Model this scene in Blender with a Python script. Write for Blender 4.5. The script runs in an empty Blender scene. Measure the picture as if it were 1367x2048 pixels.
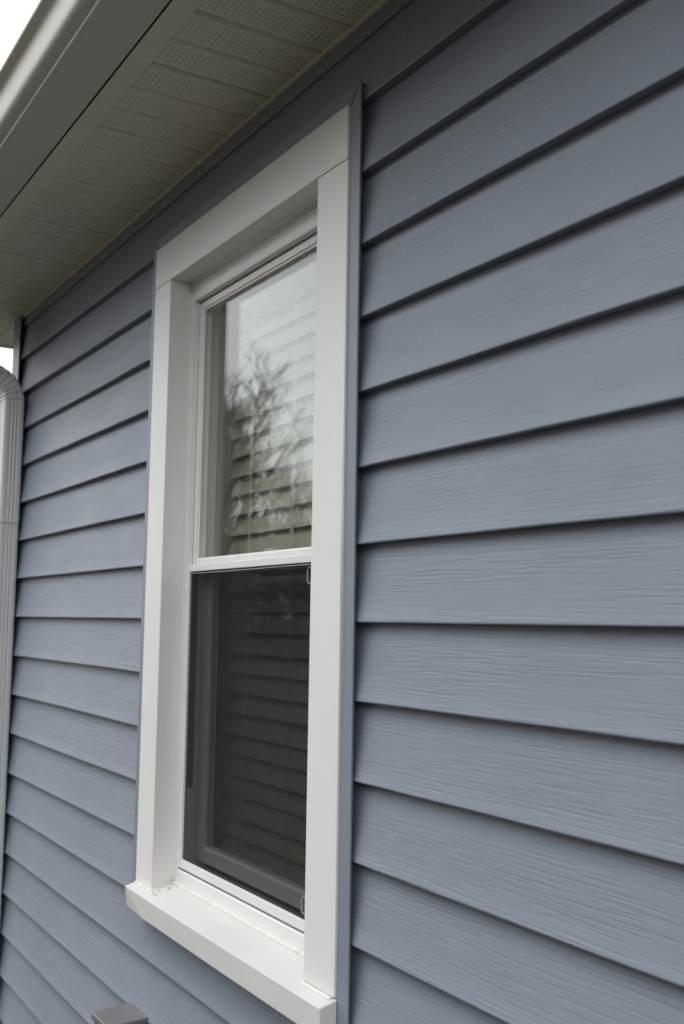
import bpy, bmesh, math, random
from mathutils import Vector, Matrix, noise

scene = bpy.context.scene
col = scene.collection
rnd = random.Random(7)
R = math.radians

# ------------------------------------------------------------------ camera
# world: X runs along the wall, Y points into the house, Z up, metres
cam_d = bpy.data.cameras.new('camera')
cam = bpy.data.objects.new('camera', cam_d)
col.objects.link(cam)
yaw, pit, rol = R(-58.954), R(5.8159), R(0.883)
fw = Vector((math.sin(yaw)*math.cos(pit), math.cos(yaw)*math.cos(pit), math.sin(pit)))
r0 = Vector((math.cos(yaw), -math.sin(yaw), 0)); u0 = r0.cross(fw)
rt = math.cos(rol)*r0 + math.sin(rol)*u0
up = -math.sin(rol)*r0 + math.cos(rol)*u0
M = Matrix((rt, up, -fw)).transposed().to_4x4()
M.translation = Vector((0, -0.8364, 1.5))
cam.matrix_world = M
cam_d.sensor_fit = 'VERTICAL'
cam_d.sensor_height = 36.0
cam_d.sensor_width = 24.0
cam_d.lens = 37.863
cam_d.clip_start = 0.02
cam_d.clip_end = 2000
cam_d.dof.use_dof = True
cam_d.dof.focus_distance = 1.68
cam_d.dof.aperture_fstop = 7.5
scene.camera = cam

# ------------------------------------------------------------------ world, sun, exposure
SUN_EL, SUN_AZ = R(58), R(200)          # azimuth measured from +Y, clockwise
w = bpy.data.worlds.new('World'); scene.world = w
w.use_nodes = True
nt = w.node_tree; nt.nodes.clear()
sky = nt.nodes.new('ShaderNodeTexSky'); sky.sky_type = 'NISHITA'
sky.sun_disc = False
sky.sun_elevation = SUN_EL
sky.sun_rotation = SUN_AZ
sky.dust_density = 4.0
hs = nt.nodes.new('ShaderNodeHueSaturation'); hs.inputs['Saturation'].default_value = 0.10
mixw = nt.nodes.new('ShaderNodeMix'); mixw.data_type = 'RGBA'
mixw.inputs['Factor'].default_value = 0.8
# overcast cloud deck: luminance rises from horizon to zenith as a + b sin elevation
tcw = nt.nodes.new('ShaderNodeTexCoord'); spw = nt.nodes.new('ShaderNodeSeparateXYZ')
nt.links.new(tcw.outputs['Generated'], spw.inputs[0])
mrw = nt.nodes.new('ShaderNodeMapRange'); mrw.clamp = True
mrw.inputs['From Min'].default_value = 0; mrw.inputs['From Max'].default_value = 1
mrw.inputs['To Min'].default_value = 16.0; mrw.inputs['To Max'].default_value = 21.0
nt.links.new(spw.outputs['Z'], mrw.inputs['Value'])
crw = nt.nodes.new('ShaderNodeVectorMath'); crw.operation = 'SCALE'
crw.inputs[0].default_value = (.98, 1.0, 1.03)
nt.links.new(mrw.outputs[0], crw.inputs['Scale'])
nt.links.new(crw.outputs[0], mixw.inputs['B'])
bg = nt.nodes.new('ShaderNodeBackground'); bg.inputs['Strength'].default_value = 0.10
ow = nt.nodes.new('ShaderNodeOutputWorld')
nt.links.new(sky.outputs[0], hs.inputs['Color'])
nt.links.new(hs.outputs[0], mixw.inputs['A'])
nt.links.new(mixw.outputs['Result'], bg.inputs['Color'])
nt.links.new(bg.outputs[0], ow.inputs['Surface'])

sd = bpy.data.lights.new('sun', 'SUN'); sd.energy = 0.6; sd.angle = R(35)
sd.color = (1.0, 0.97, 0.93)
so = bpy.data.objects.new('sun', sd); col.objects.link(so)
tosun = Vector((math.sin(SUN_AZ)*math.cos(SUN_EL), math.cos(SUN_AZ)*math.cos(SUN_EL), math.sin(SUN_EL)))
so.rotation_euler = tosun.to_track_quat('Z', 'Y').to_euler()
so.location = (-3, -6, 8)

vs = scene.view_settings
vs.view_transform = 'Standard'; vs.look = 'None'; vs.gamma = 1.0
vs.use_curve_mapping = False
vs.exposure = 0.40
scene.cycles.max_bounces = 10
scene.cycles.diffuse_bounces = 5
scene.cycles.transparent_max_bounces = 32
scene.cycles.use_denoising = True

# ------------------------------------------------------------------ materials
def mat(name):
    m = bpy.data.materials.new(name); m.use_nodes = True
    n = m.node_tree; b = n.nodes['Principled BSDF']
    return m, n, b
def setp(b, color=None, rough=None, metal=None, spec=None):
    if color: b.inputs['Base Color'].default_value = (*color, 1)
    if rough is not None: b.inputs['Roughness'].default_value = rough
    if metal is not None: b.inputs['Metallic'].default_value = metal
    if spec is not None: b.inputs['Specular IOR Level'].default_value = spec
def noise_node(n, scale, detail=3, rough=.55, mapscale=None, dist=0.0):
    g = n.nodes.new('ShaderNodeNewGeometry')
    mp = n.nodes.new('ShaderNodeMapping')
    if mapscale: mp.inputs['Scale'].default_value = mapscale
    t = n.nodes.new('ShaderNodeTexNoise')
    t.inputs['Scale'].default_value = scale; t.inputs['Detail'].default_value = detail
    t.inputs['Roughness'].default_value = rough; t.inputs['Distortion'].default_value = dist
    n.links.new(g.outputs['Position'], mp.inputs['Vector'])
    n.links.new(mp.outputs[0], t.inputs['Vector'])
    return t
def ramp(n, src, stops):
    r = n.nodes.new('ShaderNodeValToRGB')
    while len(r.color_ramp.elements) < len(stops): r.color_ramp.elements.new(.5)
    for e, (p, c) in zip(r.color_ramp.elements, stops):
        e.position = p; e.color = (*c, 1) if len(c) == 3 else c
    n.links.new(src, r.inputs['Fac'])
    return r
def bump(n, b, src, strength, dist, prev=None):
    k = n.nodes.new('ShaderNodeBump')
    k.inputs['Strength'].default_value = strength; k.inputs['Distance'].default_value = dist
    n.links.new(src, k.inputs['Height'])
    if prev: n.links.new(prev.outputs[0], k.inputs['Normal'])
    n.links.new(k.outputs[0], b.inputs['Normal'])
    return k

def siding_mat():
    m, n, b = mat('vinyl_siding'); setp(b, rough=.42, spec=.35)
    t = noise_node(n, 2.3, 3, .6)
    r = ramp(n, t.outputs['Fac'], [(.28, (.200, .232, .279)), (.72, (.230, .263, .313))])
    n.links.new(r.outputs[0], b.inputs['Base Color'])
    # embossed wood grain: thin wandering grooves, their depth fading in and out along the board
    g1 = noise_node(n, 1.0, 2.0, .5, (9.5, 9.5, 300), .22)
    gr = n.nodes.new('ShaderNodeMapRange'); gr.interpolation_type = 'SMOOTHSTEP'
    gr.inputs['From Min'].default_value = .36; gr.inputs['From Max'].default_value = .53
    n.links.new(g1.outputs['Fac'], gr.inputs['Value'])
    mk = noise_node(n, 1.0, 2, .5, (3, 3, 22), .3)
    mr_ = n.nodes.new('ShaderNodeMapRange'); mr_.inputs['From Min'].default_value = .33; mr_.inputs['From Max'].default_value = .62
    mr_.inputs['To Min'].default_value = .25; mr_.inputs['To Max'].default_value = 1.0
    n.links.new(mk.outputs['Fac'], mr_.inputs['Value'])
    mu = n.nodes.new('ShaderNodeMath'); mu.operation = 'MULTIPLY'
    n.links.new(gr.outputs[0], mu.inputs[0]); n.links.new(mr_.outputs[0], mu.inputs[1])
    k1 = bump(n, b, mu.outputs[0], .60, .00050)
    wv = noise_node(n, 1.0, 2, .5, (4, 4, 16), .3)              # the board is never quite flat
    bump(n, b, wv.outputs['Fac'], .09, .004, k1)
    rr_ = ramp(n, wv.outputs['Fac'], [(.3, (.42,)*3), (.7, (.50,)*3)])
    n.links.new(rr_.outputs[0], b.inputs['Roughness'])
    return m
def trim_mat():
    m, n, b = mat('vinyl_trim'); setp(b, rough=.4, spec=.35)
    t = noise_node(n, 5, 3, .6)
    r = ramp(n, t.outputs['Fac'], [(.3, (.205, .236, .280)), (.7, (.226, .257, .303))])
    n.links.new(r.outputs[0], b.inputs['Base Color'])
    return m
def white_mat(name, c1, c2, rough, spots=False, sc=6.0, grime=None):
    m, n, b = mat(name); setp(b, rough=rough, spec=.35)
    t = noise_node(n, sc, 4, .6)
    r = ramp(n, t.outputs['Fac'], [(.25, c1), (.75, c2)])
    src = r.outputs[0]
    if spots:
        s = noise_node(n, 38, 5, .7, (1, 1, .6), .4)
        r2 = ramp(n, s.outputs['Fac'], [(.655, (1, 1, 1)), (.78, grime or (.72, .71, .70))])
        mx = n.nodes.new('ShaderNodeMix'); mx.data_type = 'RGBA'; mx.blend_type = 'MULTIPLY'
        mx.inputs['Factor'].default_value = 1
        n.links.new(src, mx.inputs['A']); n.links.new(r2.outputs[0], mx.inputs['B'])
        src = mx.outputs['Result']
    n.links.new(src, b.inputs['Base Color'])
    q = noise_node(n, 3.0, 2, .5)
    bump(n, b, q.outputs['Fac'], .25, .004)
    return m

MS = siding_mat(); MT = trim_mat()
MW = white_mat('white_coil_aluminium', (.745, .735, .705), (.775, .765, .738), .38, True)
MWS = white_mat('weathered_sill_aluminium', (.60, .595, .575), (.64, .635, .615), .45, True)
MV = white_mat('white_vinyl', (.76, .745, .725), (.79, .775, .755), .33, True, 9)
MSOF = white_mat('soffit_vinyl', (.70, .645, .53), (.75, .70, .58), .5)
MG = white_mat('gutter_enamel', (.585, .565, .51), (.62, .60, .55), .62)
MD = white_mat('downspout_enamel', (.62, .62, .60), (.66, .655, .635), .32)
MBL = white_mat('blind_slat_vinyl', (.44, .41, .355), (.48, .45, .39), .45)

def caulk_mat():
    m, n, b = mat('old_caulk'); setp(b, rough=.6)
    t = noise_node(n, 30, 6, .65)
    r = ramp(n, t.outputs['Fac'], [(.27, (.52, .48, .41)), (.42, (.64, .625, .59)), (.7, (.68, .67, .645))])
    n.links.new(r.outputs[0], b.inputs['Base Color'])
    bump(n, b, t.outputs['Fac'], .4, .0015)
    return m
MC = caulk_mat()
def plain(name, c, rough=.6, var=.12, sc=8, metal=0.0, bumps=0):
    m, n, b = mat(name); setp(b, rough=rough, metal=metal)
    t = noise_node(n, sc, 4, .6)
    lo = tuple(max(0, v*(1-var)) for v in c); hi = tuple(v*(1+var) for v in c)
    r = ramp(n, t.outputs['Fac'], [(.3, lo), (.7, hi)])
    n.links.new(r.outputs[0], b.inputs['Base Color'])
    if bumps: bump(n, b, t.outputs['Fac'], bumps, .01)
    return m
MDARK = plain('dark_cavity_wood', (.03, .027, .022), .9)
MCOV = plain('balance_cover_grey', (.22, .22, .21), .6)
MTAB = plain('grey_tab_plastic', (.30, .30, .29), .5)
MSCR = plain('pencil_scratch', (.16, .16, .17), .8)
MWOOD = plain('stained_jamb_wood', (.085, .060, .038), .5, .2, 9)
MROOM = plain('room_paint', (.30, .28, .25), .8, .05, 1)
MSH = plain('house_sheathing', (.05, .05, .05), .9)
MROOF = plain('roof_shingle', (.07, .065, .06), .9, .3, 30, bumps=.5)
MBOX = plain('grey_box_enamel', (.145, .148, .148), .38, .05, 14)
MBOXD = plain('grey_box_gasket', (.03, .03, .03), .7)
MBARK = plain('bark', (.075, .062, .05), .9, .3, 6, bumps=.5)
MTWIG = plain('twig', (.07, .058, .048), .9, .25, 9)
MGRASS = plain('lawn_grass', (.040, .045, .025), .95, .35, 1.3, bumps=.4)
MDKGR = plain('bounce_cut_ground', (.020, .017, .013), .95, .4, 25, bumps=.8)  # near-black so the added ground strip sends little light up
MFOL = plain('evergreen_needles', (.040, .075, .038), .8, .35, 2)
MWIRE = plain('wire_black', (.03, .03, .03), .6)
MBRICK = plain('shade_house_brick', (.16, .10, .075), .9, .2, 12)  # walls of the added house that shades the upper wall
MFOUND = plain('concrete', (.32, .31, .29), .9, .12, 20)

def glass_mat():
    m = bpy.data.materials.new('window_glass'); m.use_nodes = True
    n = m.node_tree; n.nodes.clear()
    o = n.nodes.new('ShaderNodeOutputMaterial')
    lw = n.nodes.new('ShaderNodeLayerWeight')
    lw.inputs['Blend'].default_value = .5
    p = n.nodes.new('ShaderNodeMath'); p.operation = 'POWER'; p.inputs[1].default_value = 5
    n.links.new(lw.outputs['Facing'], p.inputs[0])
    ma = n.nodes.new('ShaderNodeMath'); ma.operation = 'MULTIPLY_ADD'
    ma.inputs[1].default_value = .96; ma.inputs[2].default_value = .042
    n.links.new(p.outputs[0], ma.inputs[0])
    tr = n.nodes.new('ShaderNodeBsdfTransparent'); tr.inputs[0].default_value = (.955, .967, .952, 1)
    gl = n.nodes.new('ShaderNodeBsdfGlossy'); gl.inputs['Roughness'].default_value = 0.0
    gl.inputs['Color'].default_value = (.97, 1, .975, 1)
    mx = n.nodes.new('ShaderNodeMixShader')
    n.links.new(ma.outputs[0], mx.inputs[0]); n.links.new(tr.outputs[0], mx.inputs[1]); n.links.new(gl.outputs[0], mx.inputs[2])
    n.links.new(mx.outputs[0], o.inputs[0])
    return m
MGL = glass_mat()
def screen_mat():
    m = bpy.data.materials.new('fibreglass_mesh'); m.use_nodes = True
    n = m.node_tree; n.nodes.clear()
    o = n.nodes.new('ShaderNodeOutputMaterial')
    t = noise_node(n, 30, 3, .6)
    mr = n.nodes.new('ShaderNodeMapRange'); mr.inputs['To Min'].default_value = .40; mr.inputs['To Max'].default_value = .46
    n.links.new(t.outputs['Fac'], mr.inputs['Value'])
    tr = n.nodes.new('ShaderNodeBsdfTransparent')
    d = n.nodes.new('ShaderNodeBsdfDiffuse'); d.inputs[0].default_value = (.028, .028, .027, 1)
    mx = n.nodes.new('ShaderNodeMixShader')
    n.links.new(mr.outputs[0], mx.inputs[0]); n.links.new(tr.outputs[0], mx.inputs[1]); n.links.new(d.outputs[0], mx.inputs[2])
    n.links.new(mx.outputs[0], o.inputs[0])
    return m
MNET = screen_mat()

# ------------------------------------------------------------------ mesh helpers
class MB:
    def __init__(s): s.v = []; s.f = []; s.sm = []
    def face(s, pts, smooth=False):
        i = len(s.v); s.v += [tuple(p) for p in pts]
        s.f.append(tuple(range(i, i+len(pts)))); s.sm.append(smooth)
    def box(s, x0, x1, y0, y1, z0, z1):
        i = len(s.v)
        s.v += [(x, y, z) for z in (z0, z1) for y in (y0, y1) for x in (x0, x1)]
        for q in ((0, 2, 3, 1), (4, 5, 7, 6), (0, 1, 5, 4), (2, 6, 7, 3), (0, 4, 6, 2), (1, 3, 7, 5)):
            s.f.append(tuple(i+k for k in q)); s.sm.append(False)
        return s
    def hexa(s, p):            # 8 corners, order as box
        i = len(s.v); s.v += [tuple(q) for q in p]
        for q in ((0, 2, 3, 1), (4, 5, 7, 6), (0, 1, 5, 4), (2, 6, 7, 3), (0, 4, 6, 2), (1, 3, 7, 5)):
            s.f.append(tuple(i+k for k in q)); s.sm.append(False)
        return s
    def sweep(s, rings, closed=True, caps=True, smooth=True):
        i = len(s.v); n = len(rings[0])
        for r in rings: s.v += [tuple(p) for p in r]
        for a in range(len(rings)-1):
            for k in range(n if closed else n-1):
                b = (k+1) % n
                s.f.append((i+a*n+k, i+a*n+b, i+(a+1)*n+b, i+(a+1)*n+k)); s.sm.append(smooth)
        if caps and closed:
            s.f.append(tuple(i+k for k in range(n))[::-1]); s.sm.append(False)
            e = i+(len(rings)-1)*n
            s.f.append(tuple(e+k for k in range(n))); s.sm.append(False)
        return s
    def prof_x(s, prof, x0, x1, closed=True, smooth=False):
        return s.sweep([[(x, y, z) for y, z in prof] for x in (x0, x1)], closed, closed, smooth)
    def tube(s, pts, rad, n=6, smooth=True):
        rings = []
        for k, p in enumerate(pts):
            p = Vector(p)
            d = Vector(pts[min(k+1, len(pts)-1)]) - Vector(pts[max(k-1, 0)])
            d.normalize()
            a = d.orthogonal().normalized() if abs(d.z) > .9 else d.cross(Vector((0, 0, 1))).normalized()
            b = d.cross(a)
            r = rad[k] if isinstance(rad, (list, tuple)) else rad
            rings.append([p + r*(math.cos(2*math.pi*j/n)*a + math.sin(2*math.pi*j/n)*b) for j in range(n)])
        return s.sweep(rings, True, True, smooth)
    def build(s, name, m, parent=None, bevel=0, seg=2, normals=True):
        me = bpy.data.meshes.new(name)
        me.from_pydata(s.v, [], s.f)
        for p, k in zip(me.polygons, s.sm): p.use_smooth = k
        if normals:
            bm = bmesh.new(); bm.from_mesh(me)
            bmesh.ops.recalc_face_normals(bm, faces=bm.faces)
            bm.to_mesh(me); bm.free()
        me.materials.append(m)
        o = bpy.data.objects.new(name, me); col.objects.link(o)
        if parent: o.parent = parent
        if bevel:
            k = o.modifiers.new('edge', 'BEVEL'); k.width = bevel; k.segments = seg
            k.limit_method = 'ANGLE'; k.angle_limit = R(40)
        return o
def tag(o, label=None, cat=None, group=None, kind=None):
    if label: o['label'] = label
    if cat: o['category'] = cat
    if group: o['group'] = group
    if kind: o['kind'] = kind
    return o
def empty(name, loc=(0, 0, 0)):
    o = bpy.data.objects.new(name, None); col.objects.link(o)
    o.empty_display_size = .1
    o.location = loc
    return o
def put(o, parent):            # parent without moving
    o.parent = parent
    o.matrix_parent_inverse = Matrix.Translation(-parent.location)
    return o

# ------------------------------------------------------------------ key dimensions
P = .1143                                   # siding course height
def kz(k): return 1.5 + (6.996-k)*P         # lower edge of course k
XC = -3.421                                 # outer corner of the house
XR = 2.6                                    # where the built wall ends
CAS_L, CAS_LI, CAS_RI, CAS_R = -2.172, -2.0835, -1.4625, -1.372   # casing edges
YC = -.011                                  # casing face
Z_HB, Z_HT = 2.2130, 2.3000                 # head casing
Z_SILL = .966
ZS = 2.437                                  # underside of soffit
JW = .029

# ------------------------------------------------------------------ ground
g = MB()
g.face([(-400, -400, 0), (400, -400, 0), (400, 400, 0), (-400, 400, 0)])
ground = g.build('ground', MGRASS); tag(ground, 'dark green lawn around the house', 'ground', kind='structure')

m = MB(); m.box(-5.0, 9, -3.4, .1, -.02, .02)  # dark strip added to weaken ground bounce on soffit and gutter
tag(m.build('added_dark_ground', MDKGR), 'unseen dark ground strip added along the wall to cut bounced light', 'ground', kind='structure')
# ------------------------------------------------------------------ the wall
wall = empty('house_wall', (-1, 0, 0))
tag(wall, 'blue grey vinyl clapboard house wall around the white window', 'wall')
sh = MB()                                   # sheathing with a hole for the window
YB, YB2 = .024, .15
hx0, hx1, hz0, hz1 = -2.10, -1.445, .955, 2.232
sh.box(XC+.02, hx0, YB, YB2, .0, 2.52); sh.box(hx1, XR, YB, YB2, .0, 2.52)
sh.box(hx0, hx1, YB, YB2, .0, hz0); sh.box(hx0, hx1, YB, YB2, hz1, 2.52)
put(sh.build('sheathing', MSH), wall)

def plank(x0, x1, k, seed, znudge=0):
    z0 = kz(k); n = max(6, int((x1-x0)/.085))
    prof = [(.0172, P+.010), (.0158, P-.004), (.0130, P*.75), (.0093, P*.5), (.0050, P*.25), (.0015, .0065), (.0003, .0030), (.0003, .0010), (.0014, 0)]
    under = [(.0014, 0), (.0110, .0004), (.0200, .0012), (.0208, .008)]
    m = MB(); rf = []; ru = []
    for i in range(n+1):
        x = x0 + (x1-x0)*i/n
        wv = .0011*noise.noise(Vector((x*1.7, seed*3.1, 0))) + .0006*noise.noise(Vector((x*6.1, seed*5.3, 2)))
        wy = .0016*noise.noise(Vector((x*1.3, seed*2.7, 7))) + .0008*noise.noise(Vector((x*5.0, seed*2.1, 4)))
        def q(y, z, x=x, wv=wv, wy=wy):
            return (x, y + wy*(1 - min(1, z/P)), z0 + z + wv*(1-.6*min(1, z/P)))
        rf.append([q(*a) for a in prof]); ru.append([q(*a) for a in under])
    m.sweep(rf, False, False, True); m.sweep(ru, False, False, False)
    return put(m.build('siding_plank', MS, normals=False), wall)
xl = XC+.079-.060                            # runs 14 mm into the corner post channel
wl = CAS_L - .003; wr = CAS_R + .0032
for k in range(0, 20):
    if 1 <= k <= 12:
        plank(xl, wl, k, k); plank(wr, XR, k, k+40)
    else:
        plank(xl, XR, k, k+80)
# finish trim right under the soffit
m = MB(); m.box(xl, XR, .0085, .0105, 2.4075, ZS+.004)
m.box(xl, XR, .0105, .020, 2.4082, 2.4102)
put(m.build('finish_trim', MT, bevel=.0006), wall)
# corner post: a face on this wall and one round the corner
m = MB()
m.box(XC, XC+.079, -.0065, -.0045, .02, ZS-.001)
m.box(XC, XC+.002, -.0045, .085, .02, ZS-.001)
m.box(XC+.0765, XC+.079, -.0045, -.0030, .02, ZS-.001)
put(m.build('corner_post', MT, bevel=.0012), wall)
m = MB(); m.box(XC+.01, XR, .004, .15, -.05, .018)
put(m.build('foundation', MFOUND), wall)

# side wall of the house round the corner, and the room behind the window
m = MB(); m.box(XC+.01, XC+.12, .085, 7, 0, 2.52)
sidew = tag(m.build('side_wall', MT), 'side wall of the house round the corner post', 'wall')
m = MB()
X0, X1, Y0, Y1, Za, Zb = -3.25, .6, .152, 3.6, .3, 2.42
m.face([(X0, Y1, Za), (X1, Y1, Za), (X1, Y1, Zb), (X0, Y1, Zb)])
m.face([(X0, Y0, Za), (X0, Y1, Za), (X0, Y1, Zb), (X0, Y0, Zb)])
m.face([(X1, Y0, Za), (X1, Y1, Za), (X1, Y1, Zb), (X1, Y0, Zb)])
m.face([(X0, Y0, Za), (X1, Y0, Za), (X1, Y1, Za), (X0, Y1, Za)])
m.face([(X0, Y0, Zb), (X1, Y0, Zb), (X1, Y1, Zb), (X0, Y1, Zb)])
for a in ((X0, hx0, Za, Zb), (hx1, X1, Za, Zb), (hx0, hx1, Za, hz0), (hx0, hx1, hz1, Zb)):
    m.face([(a[0], Y0, a[2]), (a[1], Y0, a[2]), (a[1], Y0, a[3]), (a[0], Y0, a[3])])
tag(m.build('room', MROOM, normals=False), 'dim room behind the window blind', 'room', kind='structure')

# ------------------------------------------------------------------ the window
win = empty('window', (-1.77, 0, Z_SILL))
tag(win, 'tall white double hung window with wide casing set in blue grey siding', 'window')
def wp(mb, name, m, bevel=0, seg=2, parent=win, **k):
    o = mb.build(name, m, bevel=bevel, seg=seg, **k)
    if parent is win: put(o, win)
    else:
        o.parent = parent
        o.matrix_parent_inverse = parent.matrix_parent_inverse.copy() if False else Matrix.Identity(4)
    return o
YFR = .036                                   # face of the vinyl frame
# casing boards return into the reveal
m = MB(); m.box(CAS_L, CAS_LI, YC, YFR+.002, Z_SILL-.006, Z_HB-.0006)
wp(m, 'casing_board', MW, .0016)
m = MB(); m.box(CAS_RI, CAS_R, YC+.0003, YFR+.002, Z_SILL-.002, Z_HB-.0009)
wp(m, 'casing_board', MW, .0016)
m = MB(); m.box(CAS_L, CAS_R-.0006, YC-.0004, YFR+.002, Z_HB, Z_HT)
wp(m, 'head_casing', MW, .0014)
# J channels round the casing
def jv(name, xa, xb, sgn):
    m = MB()
    z0, z1 = (.90 if sgn > 0 else .920), Z_HT+JW
    # front lip, mitred at the top
    a, b = (xa, xb)
    inner, outer = (a, b) if sgn > 0 else (b, a)
    y0, y1 = -.0068, -.0050
    zt_i, zt_o = Z_HT-.003, z1+.003
    m.hexa([(inner, y0, z0), (outer, y0, z0), (inner, y1, z0), (outer, y1, z0),
            (inner, y0, zt_i), (outer, y0, zt_o), (inner, y1, zt_i), (outer, y1, zt_o)])
    lo, hi = sorted((outer, outer - sgn*.0022))
    m.box(lo, hi, y1, -.0036, z0, zt_o-.004)
    lo, hi = sorted((inner, inner + sgn*.0016))
    m.box(lo, hi, y1, .023, z0, zt_i)
    return wp(m, name, MT, .0009)
jv('trim_channel', CAS_R+.0012, CAS_R+JW, 1)
jv('trim_channel', CAS_L-JW, CAS_L-.0008, -1)
m = MB()
zt = Z_HT+JW
m.hexa([(CAS_L+.0005, -.0066, Z_HT+.0012), (CAS_R, -.0066, Z_HT+.0012), (CAS_L+.0005, -.0048, Z_HT+.0012), (CAS_R, -.0048, Z_HT+.0012),
        (CAS_L-JW+.002, -.0060, zt), (CAS_R+JW-.0062, -.0060, zt), (CAS_L-JW+.002, -.0042, zt), (CAS_R+JW-.0062, -.0042, zt)])
m.box(CAS_L-JW+.003, CAS_R+JW-.005, -.0042, .004, zt-.0022, zt-.0004)
wp(m, 'trim_channel', MT, .0008)

# sill wrapped in bent metal, sloping out, left end of the nose bent in a little
m = MB()
sx0, sx1 = CAS_L-.001, CAS_R+.0008
zf, zb = .9545, .9755
def ring(x, yf, zbot, back):
    return [(x, yf, zf), (x, yf+back, zbot), (x, .0, zbot+.001), (x, YFR+.006, zbot+.002), (x, YFR+.006, zb)]
m.sweep([ring(sx0, -.0335, .9145, .0060), ring(sx0+.10, -.0345, .9130, .0015), ring(-1.75, -.0352, .9128, .0005), ring(sx1-.0004, -.0352, .9132, 0)], True, True, False)
sill = wp(m, 'sill', MWS, .0011)
def sub(mb, name, m, bevel=0, **k):
    o = mb.build(name, m, bevel=bevel, **k)
    return o
def under(parent, o):                        # sub-part of a window part: all meshes are in world space
    o.parent = parent
    o.matrix_parent_inverse = Matrix.Translation(-win.location) @ Matrix.Identity(4)
    return o
# folded end tab of the sill
m = MB()
m.hexa([(sx1, -.0347, .9138), (sx1+.0012, -.0347, .9138), (sx1, -.0080, .9150), (sx1+.0012, -.0080, .9150),
        (sx1, -.0347, .9535), (sx1+.0012, -.0347, .9535), (sx1, -.0080, .9612), (sx1+.0012, -.0080, .9612)])
tab = m.build('end_tab', MW)
put(tab, win)
# caulk beads
def bead(pts, r, seed):
    pp = []; rr = []
    for (a, b) in zip(pts[:-1], pts[1:]):
        a = Vector(a); b = Vector(b); n = max(3, int((b-a).length/.006))
        for i in range(n):
            t = i/n; p = a.lerp(b, t)
            nz = noise.noise(Vector((p.x*60, p.y*60+seed, p.z*60)))
            pp.append(p + Vector((0, -.0006*nz, .0008*nz))); rr.append(r*(1+.10*noise.noise(Vector((p.x*35+seed, p.y*35, 1)))))
    pp.append(Vector(pts[-1])); rr.append(r*.7)
    mb = MB().tube(pp, rr, 7)
    return put(mb.build('caulk_bead', MC), win)
def zsill(y): return zf + (zb-zf)*(y+.0345)/(YFR+.006+.0345)
bead([(CAS_L+.004, YC-.001, zsill(YC)-.0012), (CAS_LI, YC-.0015, zsill(YC)-.0012), (CAS_LI+.0025, YC+.002, zsill(YC)-.001), (CAS_LI+.003, YFR-.006, zsill(YFR)-.001), ], .0042, 3)
bead([(CAS_LI+.003, YFR-.001, zsill(YFR)-.0015), (-1.75, YFR-.001, zsill(YFR)-.001), (CAS_RI, YFR-.001, zsill(YFR)-.0015)], .0062, 11)
bead([(CAS_RI-.004, YC+.003, zsill(YC)-.001), (CAS_RI-.001, YC-.0012, zsill(YC)-.001), (CAS_R-.006, YC-.0010, zsill(YC)-.0008)], .0046, 23)
# cove of caulk under the head casing
m = MB(); cr = .009
prof = [(YFR+.001, Z_HB+.001)] + [(YFR-cr+cr*math.sin(t*math.pi/2/6), Z_HB-cr+cr*math.cos(t*math.pi/2/6)) for t in range(7)]
m.prof_x(prof, CAS_LI-.004, CAS_RI+.004, True, True)
put(m.build('caulk_cove', MV), win)
# scratches on the sill
def mark(x0, y0, x1, y1, wd):
    mb = MB(); d = Vector((x1-x0, y1-y0, 0)); L = d.length; d.normalize(); nn = Vector((-d.y, d.x, 0))*wd/2
    pts = []
    for sgn, t in ((-1, 0), (-.6, .6), (0, 1), (1, .55), (.4, 0)):
        p = Vector((x0, y0, 0)) + d*L*t + nn*sgn
        pts.append((p.x, p.y, zsill(p.y)+.0005))
    mb.face(pts)
    mb2 = MB(); mb2.sweep([[(a, b, c-.0004) for a, b, c in pts], pts], True, True, False)
    put(mb2.build('scratch', MSCR), win)
mark(-2.060, .020, -2.050, .010, .0022); mark(-2.056, -.004, -2.066, .001, .0010)
mark(-2.066, .001, -2.061, -.008, .0009); mark(-2.074, -.012, -2.066, -.010, .0016)
mark(-2.063, -.016, -2.040, -.012, .0018); mark(-2.045, .004, -2.043, .005, .0010)

# vinyl frame
FI_L, FI_R = CAS_LI+.0170, CAS_RI-.0170      # inner edges of the frame
FZ_T, FZ_B = 2.1690, 1.0030
m = MB()
yb = .098
m.box(CAS_LI-.012, FI_L, YFR, yb, .966, Z_HB+.012)
m.box(FI_R, CAS_RI+.012, YFR, yb, .966, Z_HB+.012)
m.box(FI_L, FI_R, YFR+.0002, yb, FZ_T, Z_HB+.0118)
# sloped frame sill with a face, a lip and a raised back
m.prof_x([(YFR+.0004, .972), (YFR+.0004, 1.0005), (YFR+.0035, 1.0020), (YFR+.007, 1.0000), (.066, .9990), (.068, .9995), (yb, 1.0010), (yb, .972)], FI_L-.0006, FI_R+.0006, True, False)
frame = wp(m, 'frame', MV, .0011)
m = MB()
m.box(CAS_LI-.012, FI_L+.0005, yb+.0005, .155, .966, Z_HB+.012); m.box(FI_R-.0005, CAS_RI+.012, yb+.0005, .155, .966, Z_HB+.012)
m.box(FI_L+.0005, FI_R-.0005, yb+.0005, .155, FZ_T, Z_HB+.0118); m.box(FI_L+.0005, FI_R-.0005, yb+.0005, .155, .966, 1.006)
put(m.build('interior_jamb', MWOOD, bevel=.001), win)
# stepped stop on jambs and head between frame face and sash
m = MB()
m.box(FI_L, FI_L+.0030, YFR+.0095, .0484, 1.60, FZ_T)
m.box(FI_R-.0030, FI_R, YFR+.0095, .0484, 1.60, FZ_T)
m.box(FI_L, FI_R, YFR+.0097, .0493, FZ_T-.0008, FZ_T+.0005)
wp(m, 'sash_stop', MV, .0006)

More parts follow.
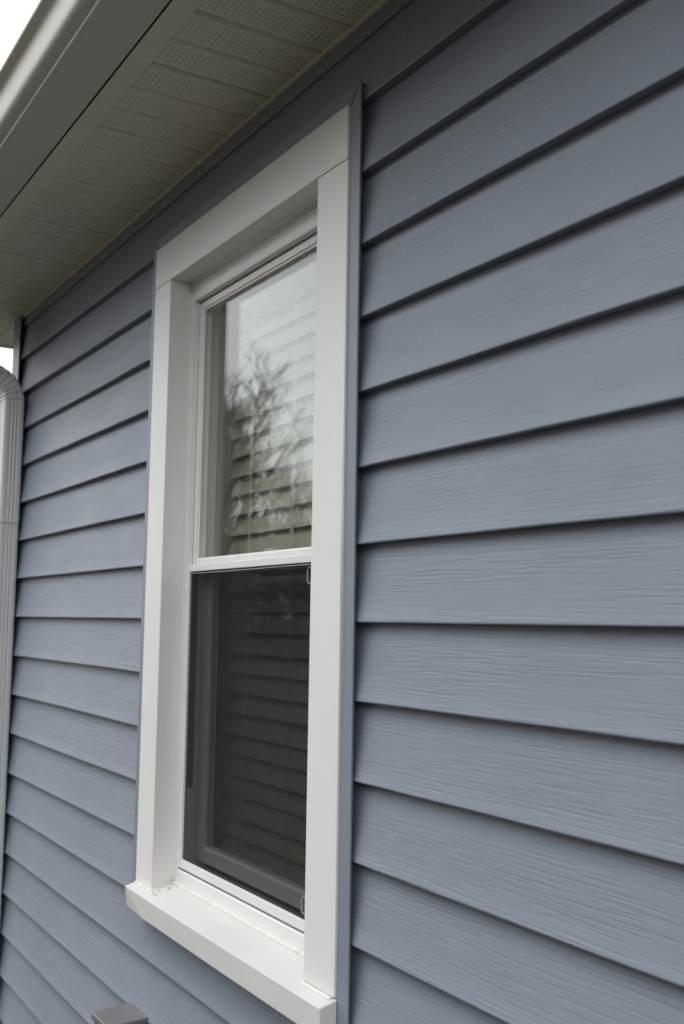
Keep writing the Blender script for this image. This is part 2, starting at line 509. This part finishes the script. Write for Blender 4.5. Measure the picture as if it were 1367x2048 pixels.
YS = .0490                                    # outer face of the upper sash
SW = .0175
def sash(name, x0, x1, z0, z1, y0, y1, st, top, bot, glass_y):
    m = MB()
    m.box(x0, x0+st, y0, y1, z0, z1); m.box(x1-st, x1, y0, y1, z0, z1)
    m.box(x0+st, x1-st, y0+.0001, y1-.0001, z1-top, z1)
    # lower rail, its top sloping out
    m.prof_x([(y0+.0001, z0), (y0+.0001, z0+bot-.004), (glass_y+.001, z0+bot), (y1-.0001, z0+bot), (y1-.0001, z0)], x0+st, x1-st)
    o = wp(m, name, MV, .0009)
    gx0, gx1, gz0, gz1 = x0+st, x1-st, z0+bot, z1-top
    # glazing bead
    b = MB(); bw, bd = .0045, .0012
    b.box(gx0, gx0+bw, y0+.0028, glass_y-.0002, gz0-.001, gz1); b.box(gx1-bw, gx1, y0+.0028, glass_y-.0002, gz0-.001, gz1)
    b.box(gx0+bw, gx1-bw, y0+.0029, glass_y-.0003, gz1-bw, gz1)
    ob = b.build('glazing_bead', MV, bevel=.0006); put(ob, o); 
    for gy in (glass_y, glass_y+.0155):
        gm = MB(); gm.box(gx0-.006, gx1+.006, gy, gy+.003, gz0-.006, gz1+.006)
        og = gm.build('glass_pane', MGL); put(og, o)
    return o
def put2(o, parent): pass
us = sash('upper_sash', FI_L+.0020, FI_R-.0020, 1.5990, FZ_T-.0040, YS, .0700, SW, .0145, .0265, .0540)
ls = sash('lower_sash', FI_L+.0012, FI_R-.0012, 1.0190, 1.6280, .0735, .0960, .036, .030, .030, .0800)
lk = MB(); lk.box(-1.80, -1.755, .076, .090, 1.6280, 1.6335); put(lk.build('sash_lock', MV, bevel=.003), win)
# balance cover strips on the lower jambs
m = MB()
m.box(FI_L-.0002, FI_L+.0012, .0520, .0640, 1.16, 1.60); m.box(FI_R-.0012, FI_R+.0002, .0520, .0640, 1.16, 1.60)
put(m.build('balance_cover', MCOV), win)
# insect screen: white frame and dark mesh
SX0, SX1, SZ0, SZ1 = FI_L-.0015, FI_R+.0015, 1.0062, 1.6105
fy0, fy1 = YFR+.0018, YFR+.0092
m = MB(); fwid = .0145
m.box(SX0, SX0+fwid, fy0, fy1, SZ0, SZ1); m.box(SX1-fwid, SX1, fy0, fy1, SZ0, SZ1)
m.box(SX0+fwid, SX1-fwid, fy0+.0002, fy1-.0002, SZ1-.0135, SZ1); m.box(SX0+fwid, SX1-fwid, fy0+.0002, fy1-.0002, SZ0, SZ0+.0170)
scr = wp(m, 'insect_screen', MV, .0013)
m = MB(); m.box(SX0+fwid-.002, SX1-fwid+.002, fy0+.0042, fy0+.0046, SZ0+.013, SZ1-.010)
put(m.build('screen_mesh', MNET), scr)
sp = MB(); a = .0016
sp.tube([(SX0+fwid+.001, fy0+.004, SZ1-.0165), (-1.9, fy0+.0042, SZ1-.0172), (-1.6, fy0+.004, SZ1-.0163), (SX1-fwid-.001, fy0+.004, SZ1-.0168)], .0007, 5)
put(sp.build('screen_spline', MV), scr)
# plastic pull tabs of the screen at its right stile
for z in (1.5620, 1.0330):
    t = MB(); x = -1.5440
    t.tube([(x-.001, fy0+.0030, z+.026), (x-.016, fy0+.0030, z+.026), (x-.019, fy0+.0030, z+.022), (x-.019, fy0+.0030, z+.003), (x-.016, fy0+.0030, z), (x-.001, fy0+.0030, z)], .0012, 6)
    put(t.build('pull_tab', MTAB), scr)

# ------------------------------------------------------------------ blind behind the glass
blind = empty('window_blind', (-1.77, .13, 1.0))
tag(blind, 'closed cream horizontal slat blind hanging behind the window glass', 'blind')
bx0, bx1 = FI_L+.006, FI_R-.006
SP = .0405; tilt = R(24); wd = .050
m = MB(); nS = 8; ringa = []
for x in (bx0, bx1):
    r_ = []
    for i in range(nS+1):
        t = i/nS; cr_ = .0022*(1-(2*t-1)**2)
        r_.append((x, t*wd*math.sin(tilt) - cr_*math.cos(tilt), t*wd*math.cos(tilt) + cr_*math.sin(tilt)))
    for i in range(nS, -1, -1):
        y, z = r_[i][1], r_[i][2]
        r_.append((x, y+.0024*math.cos(tilt), z-.0024*math.sin(tilt)))
    ringa.append(r_)
m.sweep(ringa, True, True, False)
sl0 = m.build('slat', MBL)
base_z = 1.6262 + 2*SP*0
zz = [1.0295 + i*SP for i in range(28)]
first = True
for i, z in enumerate(zz):
    o = sl0 if first else sl0.copy()
    if not first: col.objects.link(o)
    first = False
    o.parent = blind
    o.location = (-blind.location.x + rnd.uniform(-.001, .001), .128-blind.location.y + rnd.uniform(-.0012, .0012), z-blind.location.z + rnd.uniform(-.0008, .0008))
    o.rotation_euler = (rnd.uniform(-.02, .02), rnd.uniform(-.0012, .0012), 0)
for x in (-1.955, -1.775, -1.575):
    for dx in (-.004, .004):
        m = MB().tube([(x+dx, .1245, 1.03), (x+dx, .1243, 1.6), (x+dx, .1245, 2.17)], .0008, 5)
        put(m.build('ladder_cord', MV), blind)
m = MB().box(bx0, bx1, .125, .150, 1.022, 1.038); put(m.build('bottom_rail', MBL, bevel=.003), blind)
m = MB().box(bx0, bx1, .120, .165, 2.165, 2.20); put(m.build('head_rail', MBL, bevel=.003), blind)

# ------------------------------------------------------------------ soffit
sof = empty('soffit', (-1, -.13, ZS))
tag(sof, 'cream perforated vinyl soffit panels under the eave', 'soffit')
PIT = .0924; GRV = .0145
y_in, y_out = -.2300, .0060
def soffit_mesh():
    m = MB()
    x0, x1 = 0, PIT-GRV                     # flat part; the groove follows
    xc = (x0+x1)/2 + .001
    a = .0097; rows = 23; yst = y_in + .0032
    hx0_, hx1_ = xc-3*a, xc+3*a
    yend = yst + rows*a
    m.face([(x0, y_in, 0), (hx0_, y_in, 0), (hx0_, y_out, 0), (x0, y_out, 0)])
    m.face([(hx1_, y_in, 0), (x1, y_in, 0), (x1, y_out, 0), (hx1_, y_out, 0)])
    m.face([(hx0_, y_in, 0), (hx1_, y_in, 0), (hx1_, yst, 0), (hx0_, yst, 0)])
    m.face([(hx0_, yend, 0), (hx1_, yend, 0), (hx1_, y_out, 0), (hx0_, y_out, 0)])
    rr = .00140
    for j in range(rows):
        ya = yst + j*a; ybb = ya + a; yc = (ya+ybb)/2
        n = 6 if j % 2 == 0 else 5
        xs = hx0_ if n == 6 else hx0_ + a/2
        if n == 5:
            m.face([(hx0_, ya, 0), (xs, ya, 0), (xs, ybb, 0), (hx0_, ybb, 0)])
            m.face([(xs+5*a, ya, 0), (hx1_, ya, 0), (hx1_, ybb, 0), (xs+5*a, ybb, 0)])
        for i in range(n):
            xa = xs + i*a; xb = xa + a; xm = (xa+xb)/2
            outer = [(xb, yc), (xb, ybb), (xm, ybb), (xa, ybb), (xa, yc), (xa, ya), (xm, ya), (xb, ya)]
            inner = [(xm+rr*math.cos(t*math.pi/4), yc+rr*math.sin(t*math.pi/4)) for t in range(8)]
            b0 = len(m.v)
            m.v += [(p[0], p[1], 0) for p in outer] + [(p[0], p[1], 0) for p in inner]
            for t in range(8):
                u = (t+1) % 8
                m.f.append((b0+t, b0+u, b0+8+u, b0+8+t)); m.sm.append(False)
    # groove: rounded step going up
    pr = [(x1, 0), (x1+.0020, .0006), (x1+.0038, .0024), (x1+.0050, .0062), (x1+.0085, .0066), (x1+.0110, .0040), (x1+.0128, .0008), (PIT, 0)]
    m.sweep([[(x, y, z) for x, z in pr] for y in (y_in, y_out)], False, False, True)
    return m
me0 = None
xg = -1.5728 + GRV*.5                        # flat strip starts right after a groove
i0 = int((xg - (-3.735))/PIT)
xs0 = xg - i0*PIT
i = 0; x = xs0
while x < XR-.1:
    if me0 is None:
        o = soffit_mesh().build('soffit_panel', MSOF, normals=False); me0 = o.data
    else:
        o = bpy.data.objects.new('soffit_panel', me0); col.objects.link(o)
    o.parent = sof
    o.location = (x - sof.location.x, -sof.location.y, ZS - sof.location.z + rnd.uniform(-.0004, .0004))
    o.rotation_euler = (rnd.uniform(-.002, .002), 0, 0)
    x += PIT
xend = x
# receiving channel along the wall (a thin cream lip) and along the fascia
m = MB(); m.box(XC-.30, XR, .0015, .0083, ZS-.0034, ZS+.001)
put(m.build('wall_channel', MSOF, bevel=.0005), sof)
m = MB(); m.box(XC-.318, XR, -.2668, -.2290, ZS-.0020, ZS-.0002)
m.box(XC-.318, XR, -.2290, -.2275, ZS-.0020, ZS+.004)
put(m.build('fascia_channel', MSOF, bevel=.0004), sof)
# end soffit past the corner, its boards running along X
for j in range(5):
    ya = .002 + j*.0924
    m = MB(); m.box(XC-.318, XC-.004, ya, ya+.0780, ZS-.0006, ZS+.001)
    m.box(XC-.318, XC-.004, ya+.0780, ya+.0924, ZS+.0040, ZS+.0060)
    put(m.build('end_panel', MSOF), sof)
m = MB(); m.box(XC-.30, XC+.01, -.001, .010, ZS-.0026, ZS-.0008); 
put(m.build('divider_strip', MSOF), sof)

# ------------------------------------------------------------------ roof, fascia
roof = empty('roof', (-1, 0, 2.6))
tag(roof, 'low house roof edge above the soffit and gutter', 'roof')
m = MB()
m.prof_x([(-.300, 2.545), (5.0, 4.2), (5.0, 4.26), (-.300, 2.600)], XC-.335, XR)
put(m.build('roof_deck', MROOF), roof)
m = MB(); m.box(XC-.318, XR, -.2675, -.2640, ZS+.0140, 2.555)
put(m.build('fascia', MG), roof)
m = MB(); m.box(XC-.345, XC-.318, -.2675, 5, ZS-.006, 2.60)
put(m.build('end_fascia', MG, bevel=.002), roof)
m = MB(); m.box(XC-.31, XR, -.262, 5, 2.50, 2.515)
put(m.build('attic_floor', MDARK), roof)
m = MB(); m.box(XR, XR+.02, -.262, 5, 0, 2.6)
put(m.build('end_wall', MDARK), roof)
m = MB(); m.box(XC, XR, 4.98, 5.0, 0, 4.2)
put(m.build('back_wall', MT), roof)

# ------------------------------------------------------------------ gutter
gut = empty('gutter', (-1, -.33, ZS))
tag(gut, 'white metal gutter running along the eave edge', 'gutter')
gy, gz = -.268, ZS+.0010
prof = [(-.2676, 2.545), (-.2677, gz+.004), (-.2692, gz), (-.3540, gz-.0015), (-.3565, gz-.0030), (-.3610, gz-.0028), (-.3628, gz+.0008), (-.3620, gz+.0030)]
cove = [(-.3640, gz+.0045), (-.3700, gz+.0060), (-.3755, gz+.0080), (-.3800, gz+.0110), (-.3828, gz+.0155), (-.3838, gz+.0220), (-.3840, gz+.0400), (-.3838, gz+.0600), (-.3842, gz+.0680), (-.3865, gz+.0735), (-.3920, gz+.0770), (-.3990, gz+.0785), (-.4010, gz+.0800), (-.4012, gz+.0860), (-.3995, gz+.0885), (-.3950, gz+.0885)]
m = MB()
xa, xb = XC-.335, XR
nx = 24
def gring(pr, inset=0):
    rr = []
    for i in range(nx+1):
        x = xa + (xb-xa)*i/nx
        d = .0007*noise.noise(Vector((x*2.1, 5, 5)))
        rr.append([(x, y, z+d) for y, z in pr])
    return rr
m.sweep(gring(prof), False, False, False)
m.sweep(gring([prof[-1]] + cove), False, False, True)
inn = [(y + .0015 if y < -.3 else y, z + .0015) for y, z in cove[::-1]] + [(-.352, gz+.004), (-.2695, gz+.004), (-.2672, 2.545)]
m.sweep(gring(inn), False, False, True)
put(m.build('trough', MG, normals=False), gut)
m = MB(); m.face([(xa-.0005, y, z) for y, z in prof + cove])
put(m.build('end_cap', MG), gut)

# ------------------------------------------------------------------ downspout
dsp = empty('downspout', (-3.288, -.04, 0))
tag(dsp, 'ribbed white metal downspout standing at the corner post', 'downspout')
DXC, DW = -3.3040, .083                      # along the wall
DYB, DD = -.0012, .0600                      # from the wall outwards
def dsec(n_rib=3):
    """closed section in (u along X, v outward), ribbed near and far faces"""
    pts = []
    hw = DW/2; c = .008
    def side(u, sgn):
        out = []
        v = c; N_ = 26
        for i in range(N_+1):
            t = i/N_; vv = c + t*(DD-2*c)
            rib = 0
            for k in range(3):
                cen = DD*.5 + (k-1)*.0105
                rib -= .0016*math.exp(-((vv-cen)/.0026)**2)
            out.append((sgn*(u+rib), vv))
        return out
    r1 = side(hw, 1)
    corner = lambda cu, cv, a0: [(cu+c*math.cos(R(a0+i*22.5)), cv+c*math.sin(R(a0+i*22.5))) for i in range(1, 4)]
    pts += r1 + corner(hw-c, DD-c, 0)
    front = []
    for i in range(21):
        t = i/20; u = (hw-c)*(1-2*t)
        rib = sum(-.0016*math.exp(-((u-(k-1)*.016)/.0032)**2) for k in range(3))
        front.append((u, DD+rib))
    pts += front + corner(-hw+c, DD-c, 90)
    pts += [(-a, b) for a, b in r1][::-1] + corner(-hw+c, c, 180)
    pts += [(hw-c, 0)] if False else [(-hw+c, 0), (hw-c, 0)] + corner(hw-c, c, 270)
    return pts
SEC = dsec()
def dring(p, d, scale=1.0):
    """section with its axis along d (in the YZ plane); outward direction is d rotated"""
    d = Vector(d).normalized()
    o = Vector((1, 0, 0)).cross(d)           # outward for d = -Z  -> -Y
    if o.y > 0 and abs(d.z) > .5: o = -o
    return [Vector((DXC + u*scale, p[0], p[1])) + o*((v-DD/2)*scale) for u, v in SEC]
yc = DYB - DD/2
ztop = 2.148
m = MB(); m.sweep([dring((yc, ztop), (0, 0, -1)), dring((yc, 1.785), (0, 0, -1))], True, False, True)
put(m.build('pipe', MD), dsp)
m = MB(); m.sweep([dring((yc, 1.800), (0, 0, -1), .975), dring((yc, .10), (0, 0, -1), .975)], True, False, True)
put(m.build('pipe', MD), dsp)
# upper elbow bending from the wall out towards the gutter outlet, with crimped pleats
def arc(cy, cz, rad, a0, a1, n, name, pleat=True):
    rings = []
    for i in range(n+1):
        t = i/n; a = R(a0 + (a1-a0)*t)
        p = (cy + rad*math.cos(a), cz + rad*math.sin(a))
        d = Vector((0, -math.sin(a), math.cos(a)))
        rr = []
        e = Vector((0, math.cos(a), math.sin(a)))
        sc_ = (1.0, .990, .965, 1.02)[i % 4]
        for u, v in SEC:
            rr.append(Vector((DXC + u*sc_, p[0], p[1])) - e*((v-DD/2)*sc_))
        rings.append(rr)
    m = MB(); m.sweep(rings, True, True, False)
    return put(m.build(name, MD), dsp)
RB = .085                                    # centre-line radius
arc(yc-RB, ztop-.002, RB, 0, 68, 24, 'elbow')
# straight run to the outlet, then the upper elbow under the gutter
a = R(68); pe = (yc-RB + RB*math.cos(a), ztop + RB*math.sin(a)); dd = (-math.sin(a), math.cos(a))
L = .055
pf = (pe[0] + dd[0]*L, pe[1] + dd[1]*L)
def sring(p, scale=1):
    e = Vector((0, math.cos(a), math.sin(a)))
    return [Vector((DXC+u*scale, p[0], p[1])) - e*((v-DD/2)*scale) for u, v in SEC]
m = MB(); m.sweep([sring((pe[0], pe[1]-.002)), sring(pf)], True, False, True); put(m.build('pipe', MD), dsp)
cc = (pf[0] + RB*math.cos(a), pf[1] + RB*math.sin(a))
arc(cc[0], cc[1], RB, 180+68, 180, 24, 'elbow')
ptop = (cc[0]-RB, cc[1])
m = MB(); m.sweep([dring((ptop[0], ptop[1]), (0, 0, -1)), dring((ptop[0], max(ptop[1]+.02, ZS+.004)), (0, 0, -1))], True, True, True)
put(m.build('outlet', MD), dsp)
def strap(z, h):
    m = MB(); hw = DW/2 + .0010
    m.box(DXC-hw, DXC+hw, DYB-DD-.0010, DYB-.001, z-h/2, z+h/2)
    put(m.build('strap', MD, bevel=.007, seg=3), dsp)
strap(1.785, .020); strap(.567, .020)

# ------------------------------------------------------------------ grey box on the wall under the window
gb = empty('utility_box', (-2.157, 0, .60))
tag(gb, 'small grey metal box with a hinged lid fixed to the siding under the window', 'box')
bx0_, bx1_, by, bz = -2.2045, -2.1090, -.0840, .7085
m = MB(); m.box(bx0_+.004, bx1_-.004, by+.006, .012, .585, bz-.006)
put(m.build('body', MBOX, bevel=.004, seg=3), gb)
m = MB()
m.hexa([(bx0_, by, bz-.017), (bx1_, by, bz-.017), (bx0_, .004, bz-.012), (bx1_, .004, bz-.012),
        (bx0_, by, bz-.003), (bx1_, by, bz-.003), (bx0_, .004, bz+.001), (bx1_, .004, bz+.001)])
put(m.build('lid', MBOX, bevel=.0028, seg=3), gb)
m = MB(); m.box(bx0_+.003, bx1_-.003, by+.004, .006, bz-.0200, bz-.0165)
put(m.build('gasket', MBOXD), gb)
m = MB(); m.box(bx0_+.008, bx1_-.008, by+.002, by+.0065, .592, bz-.024)
put(m.build('cover', MBOX, bevel=.002), gb)

# loose black wire end poking out under the sill
m = MB().tube([(-2.135, .004, .918), (-2.146, -.008, .913), (-2.155, -.014, .9075), (-2.158, -.016, .9030)], .0016, 6)
tag(m.build('wire_end', MWIRE), 'short black wire end poking out below the window sill', 'wire')

# ------------------------------------------------------------------ unseen house added to block low sky and shade the eave
nb = empty('added_shade_house', (2.5, -10, 0))
tag(nb, 'unseen brown brick house added opposite the wall to shade the eave', 'house')
nx0, nx1, ny0, ny1 = -6.0, 12.0, -13.0, -6.6
m = MB(); m.box(nx0, nx1, ny0, ny1, 0, 3.1); put(m.build('wall', MBRICK), nb)
m = MB(); m.sweep([[(x, ny1+.5, 3.0), (x, ny0-.5, 3.0), (x, ny0-.5, 3.15), (x, (ny0+ny1)/2, 6.3), (x, ny1+.5, 3.15)] for x in (nx0-.4, nx1+.4)], True, True, False)
put(m.build('roof', MROOF), nb)
for x in (-3.5, 1.0, 6.0):
    m = MB(); m.box(x, x+1.1, ny1-.05, ny1+.03, 1.0, 2.5); f_ = put(m.build('window', MV), nb)
    m = MB(); m.box(x+.08, x+1.02, ny1+.031, ny1+.036, 1.08, 2.42); put(m.build('pane', MDARK), f_)
# ------------------------------------------------------------------ trees mirrored in the glass
def tree(loc, h, seed, spread, label, lean=0, kidn=(7, 5, 4, 3, 3), rmin=.005):
    rr = random.Random(seed)
    t = empty('bare_tree', loc)
    tag(t, label, 'tree', 'bare trees mirrored in the upper pane')
    trunk = MB(); crown = MB()
    def limb(mb, p, d, L, r, depth):
        n = 4 if depth < 3 else 3
        pts = [p]; rad = [r]
        dd = d.copy()
        for i in range(n):
            dd = (dd + Vector((rr.gauss(0, .07), rr.gauss(0, .07), rr.gauss(.03, .05)))).normalized()
            pts.append(pts[-1] + dd*L/n); rad.append(r*(1-.55*(i+1)/n))
        mb.tube(pts, rad, 6 if depth == 0 else 4 if depth < 3 else 3)
        if depth >= 5: return
        kids = kidn[depth]
        for k in range(kids):
            f = rr.uniform(.35, 1.0) if depth else .28 + .72*(k+.5)/kids
            j = min(n-1, int(f*n)); q = pts[j].lerp(pts[j+1], f*n-j)
            a = rr.uniform(0, 2*math.pi)
            side = Vector((math.cos(a), math.sin(a), rr.uniform(.35, 1.1)*(1 if depth < 2 else .6))).normalized()
            nd = (dd*.55 + side*spread).normalized()
            limb(crown, q, nd, L*rr.uniform(.50, .68), max(rmin, rad[j]*.54), depth+1)
    limb(trunk, Vector((0, 0, 0)), Vector((lean, 0, 1)), h*.55, h*.022, 0)
    put_(trunk.build('trunk', MBARK, normals=False), t); put_(crown.build('crown', MTWIG, normals=False), t)
    return t
def put_(o, p): o.parent = p
def mirrored(dx, dy, dist):                  # ground spot seen by mirror at a given distance
    L = math.hypot(dx, dy)
    return (dx/L*dist, .9 + dy/L*dist, 0)
tree(mirrored(-.8985, -.4120, 24), 7.7, 17, .50, 'tall bare tree mirrored in the left of the upper pane', 0, (9, 6, 5, 4, 3), .006)
for dx, dy, L_, h_, sd_, lb in (
        (-.912, -.400, 46, 10.0, 5, 'bare tree mirrored beside the left stile of the upper pane'),
        (-.884, -.432, 62, 11.0, 8, 'far bare tree mirrored behind the tall one'),
        (-.872, -.452, 60, 10.2, 31, 'far bare tree mirrored between the blind cords'),
        (-.862, -.472, 66, 10.8, 21, 'far bare tree mirrored close to the second blind cord'),
        (-.852, -.492, 63, 9.8, 44, 'far bare tree mirrored along the right casing')):
    tree(mirrored(dx, dy, L_), h_, sd_, .85, lb, 0, (8, 6, 4, 4, 3))
# evergreen shrubs along the far edge of the lawn
def shrub(loc, rad, h, seed, label):
    rr = random.Random(seed)
    t = empty('evergreen_shrub', loc); tag(t, label, 'shrub', 'evergreen shrubs mirrored at the lawn edge')
    m = MB(); s = MB()
    s.tube([(0, 0, 0), (0, 0, h*.5)], [.06, .03], 6)
    for i in range(2000):
        z = rr.random()**.8
        a = rr.uniform(0, 2*math.pi); ra = rad*math.sqrt(rr.random())*(1-.75*z**1.5)*(1+.25*math.sin(3*a+seed))
        p = Vector((ra*math.cos(a), ra*math.sin(a), .1+z*h))
        d = Vector((rr.gauss(0, 1), rr.gauss(0, 1), rr.gauss(.3, 1))).normalized(); e = d.orthogonal().normalized()
        L = rr.uniform(.12, .3); ww = L*.28
        m.face([p, p+d*L*.5+e*ww, p+d*L, p+d*L*.5-e*ww])
    put_(s.build('stem', MBARK), t); put_(m.build('foliage', MFOL, normals=False), t)
for i in range(9):
    dx = -.915 + i*.011; dy = -.40 - i*.021
    L0 = 40 + (i % 3)*3
    shrub(mirrored(dx, dy, L0), 3.0, 3.9 + (i*37 % 5)*.45, i, 'dark evergreen shrub mirrored low in the upper pane')
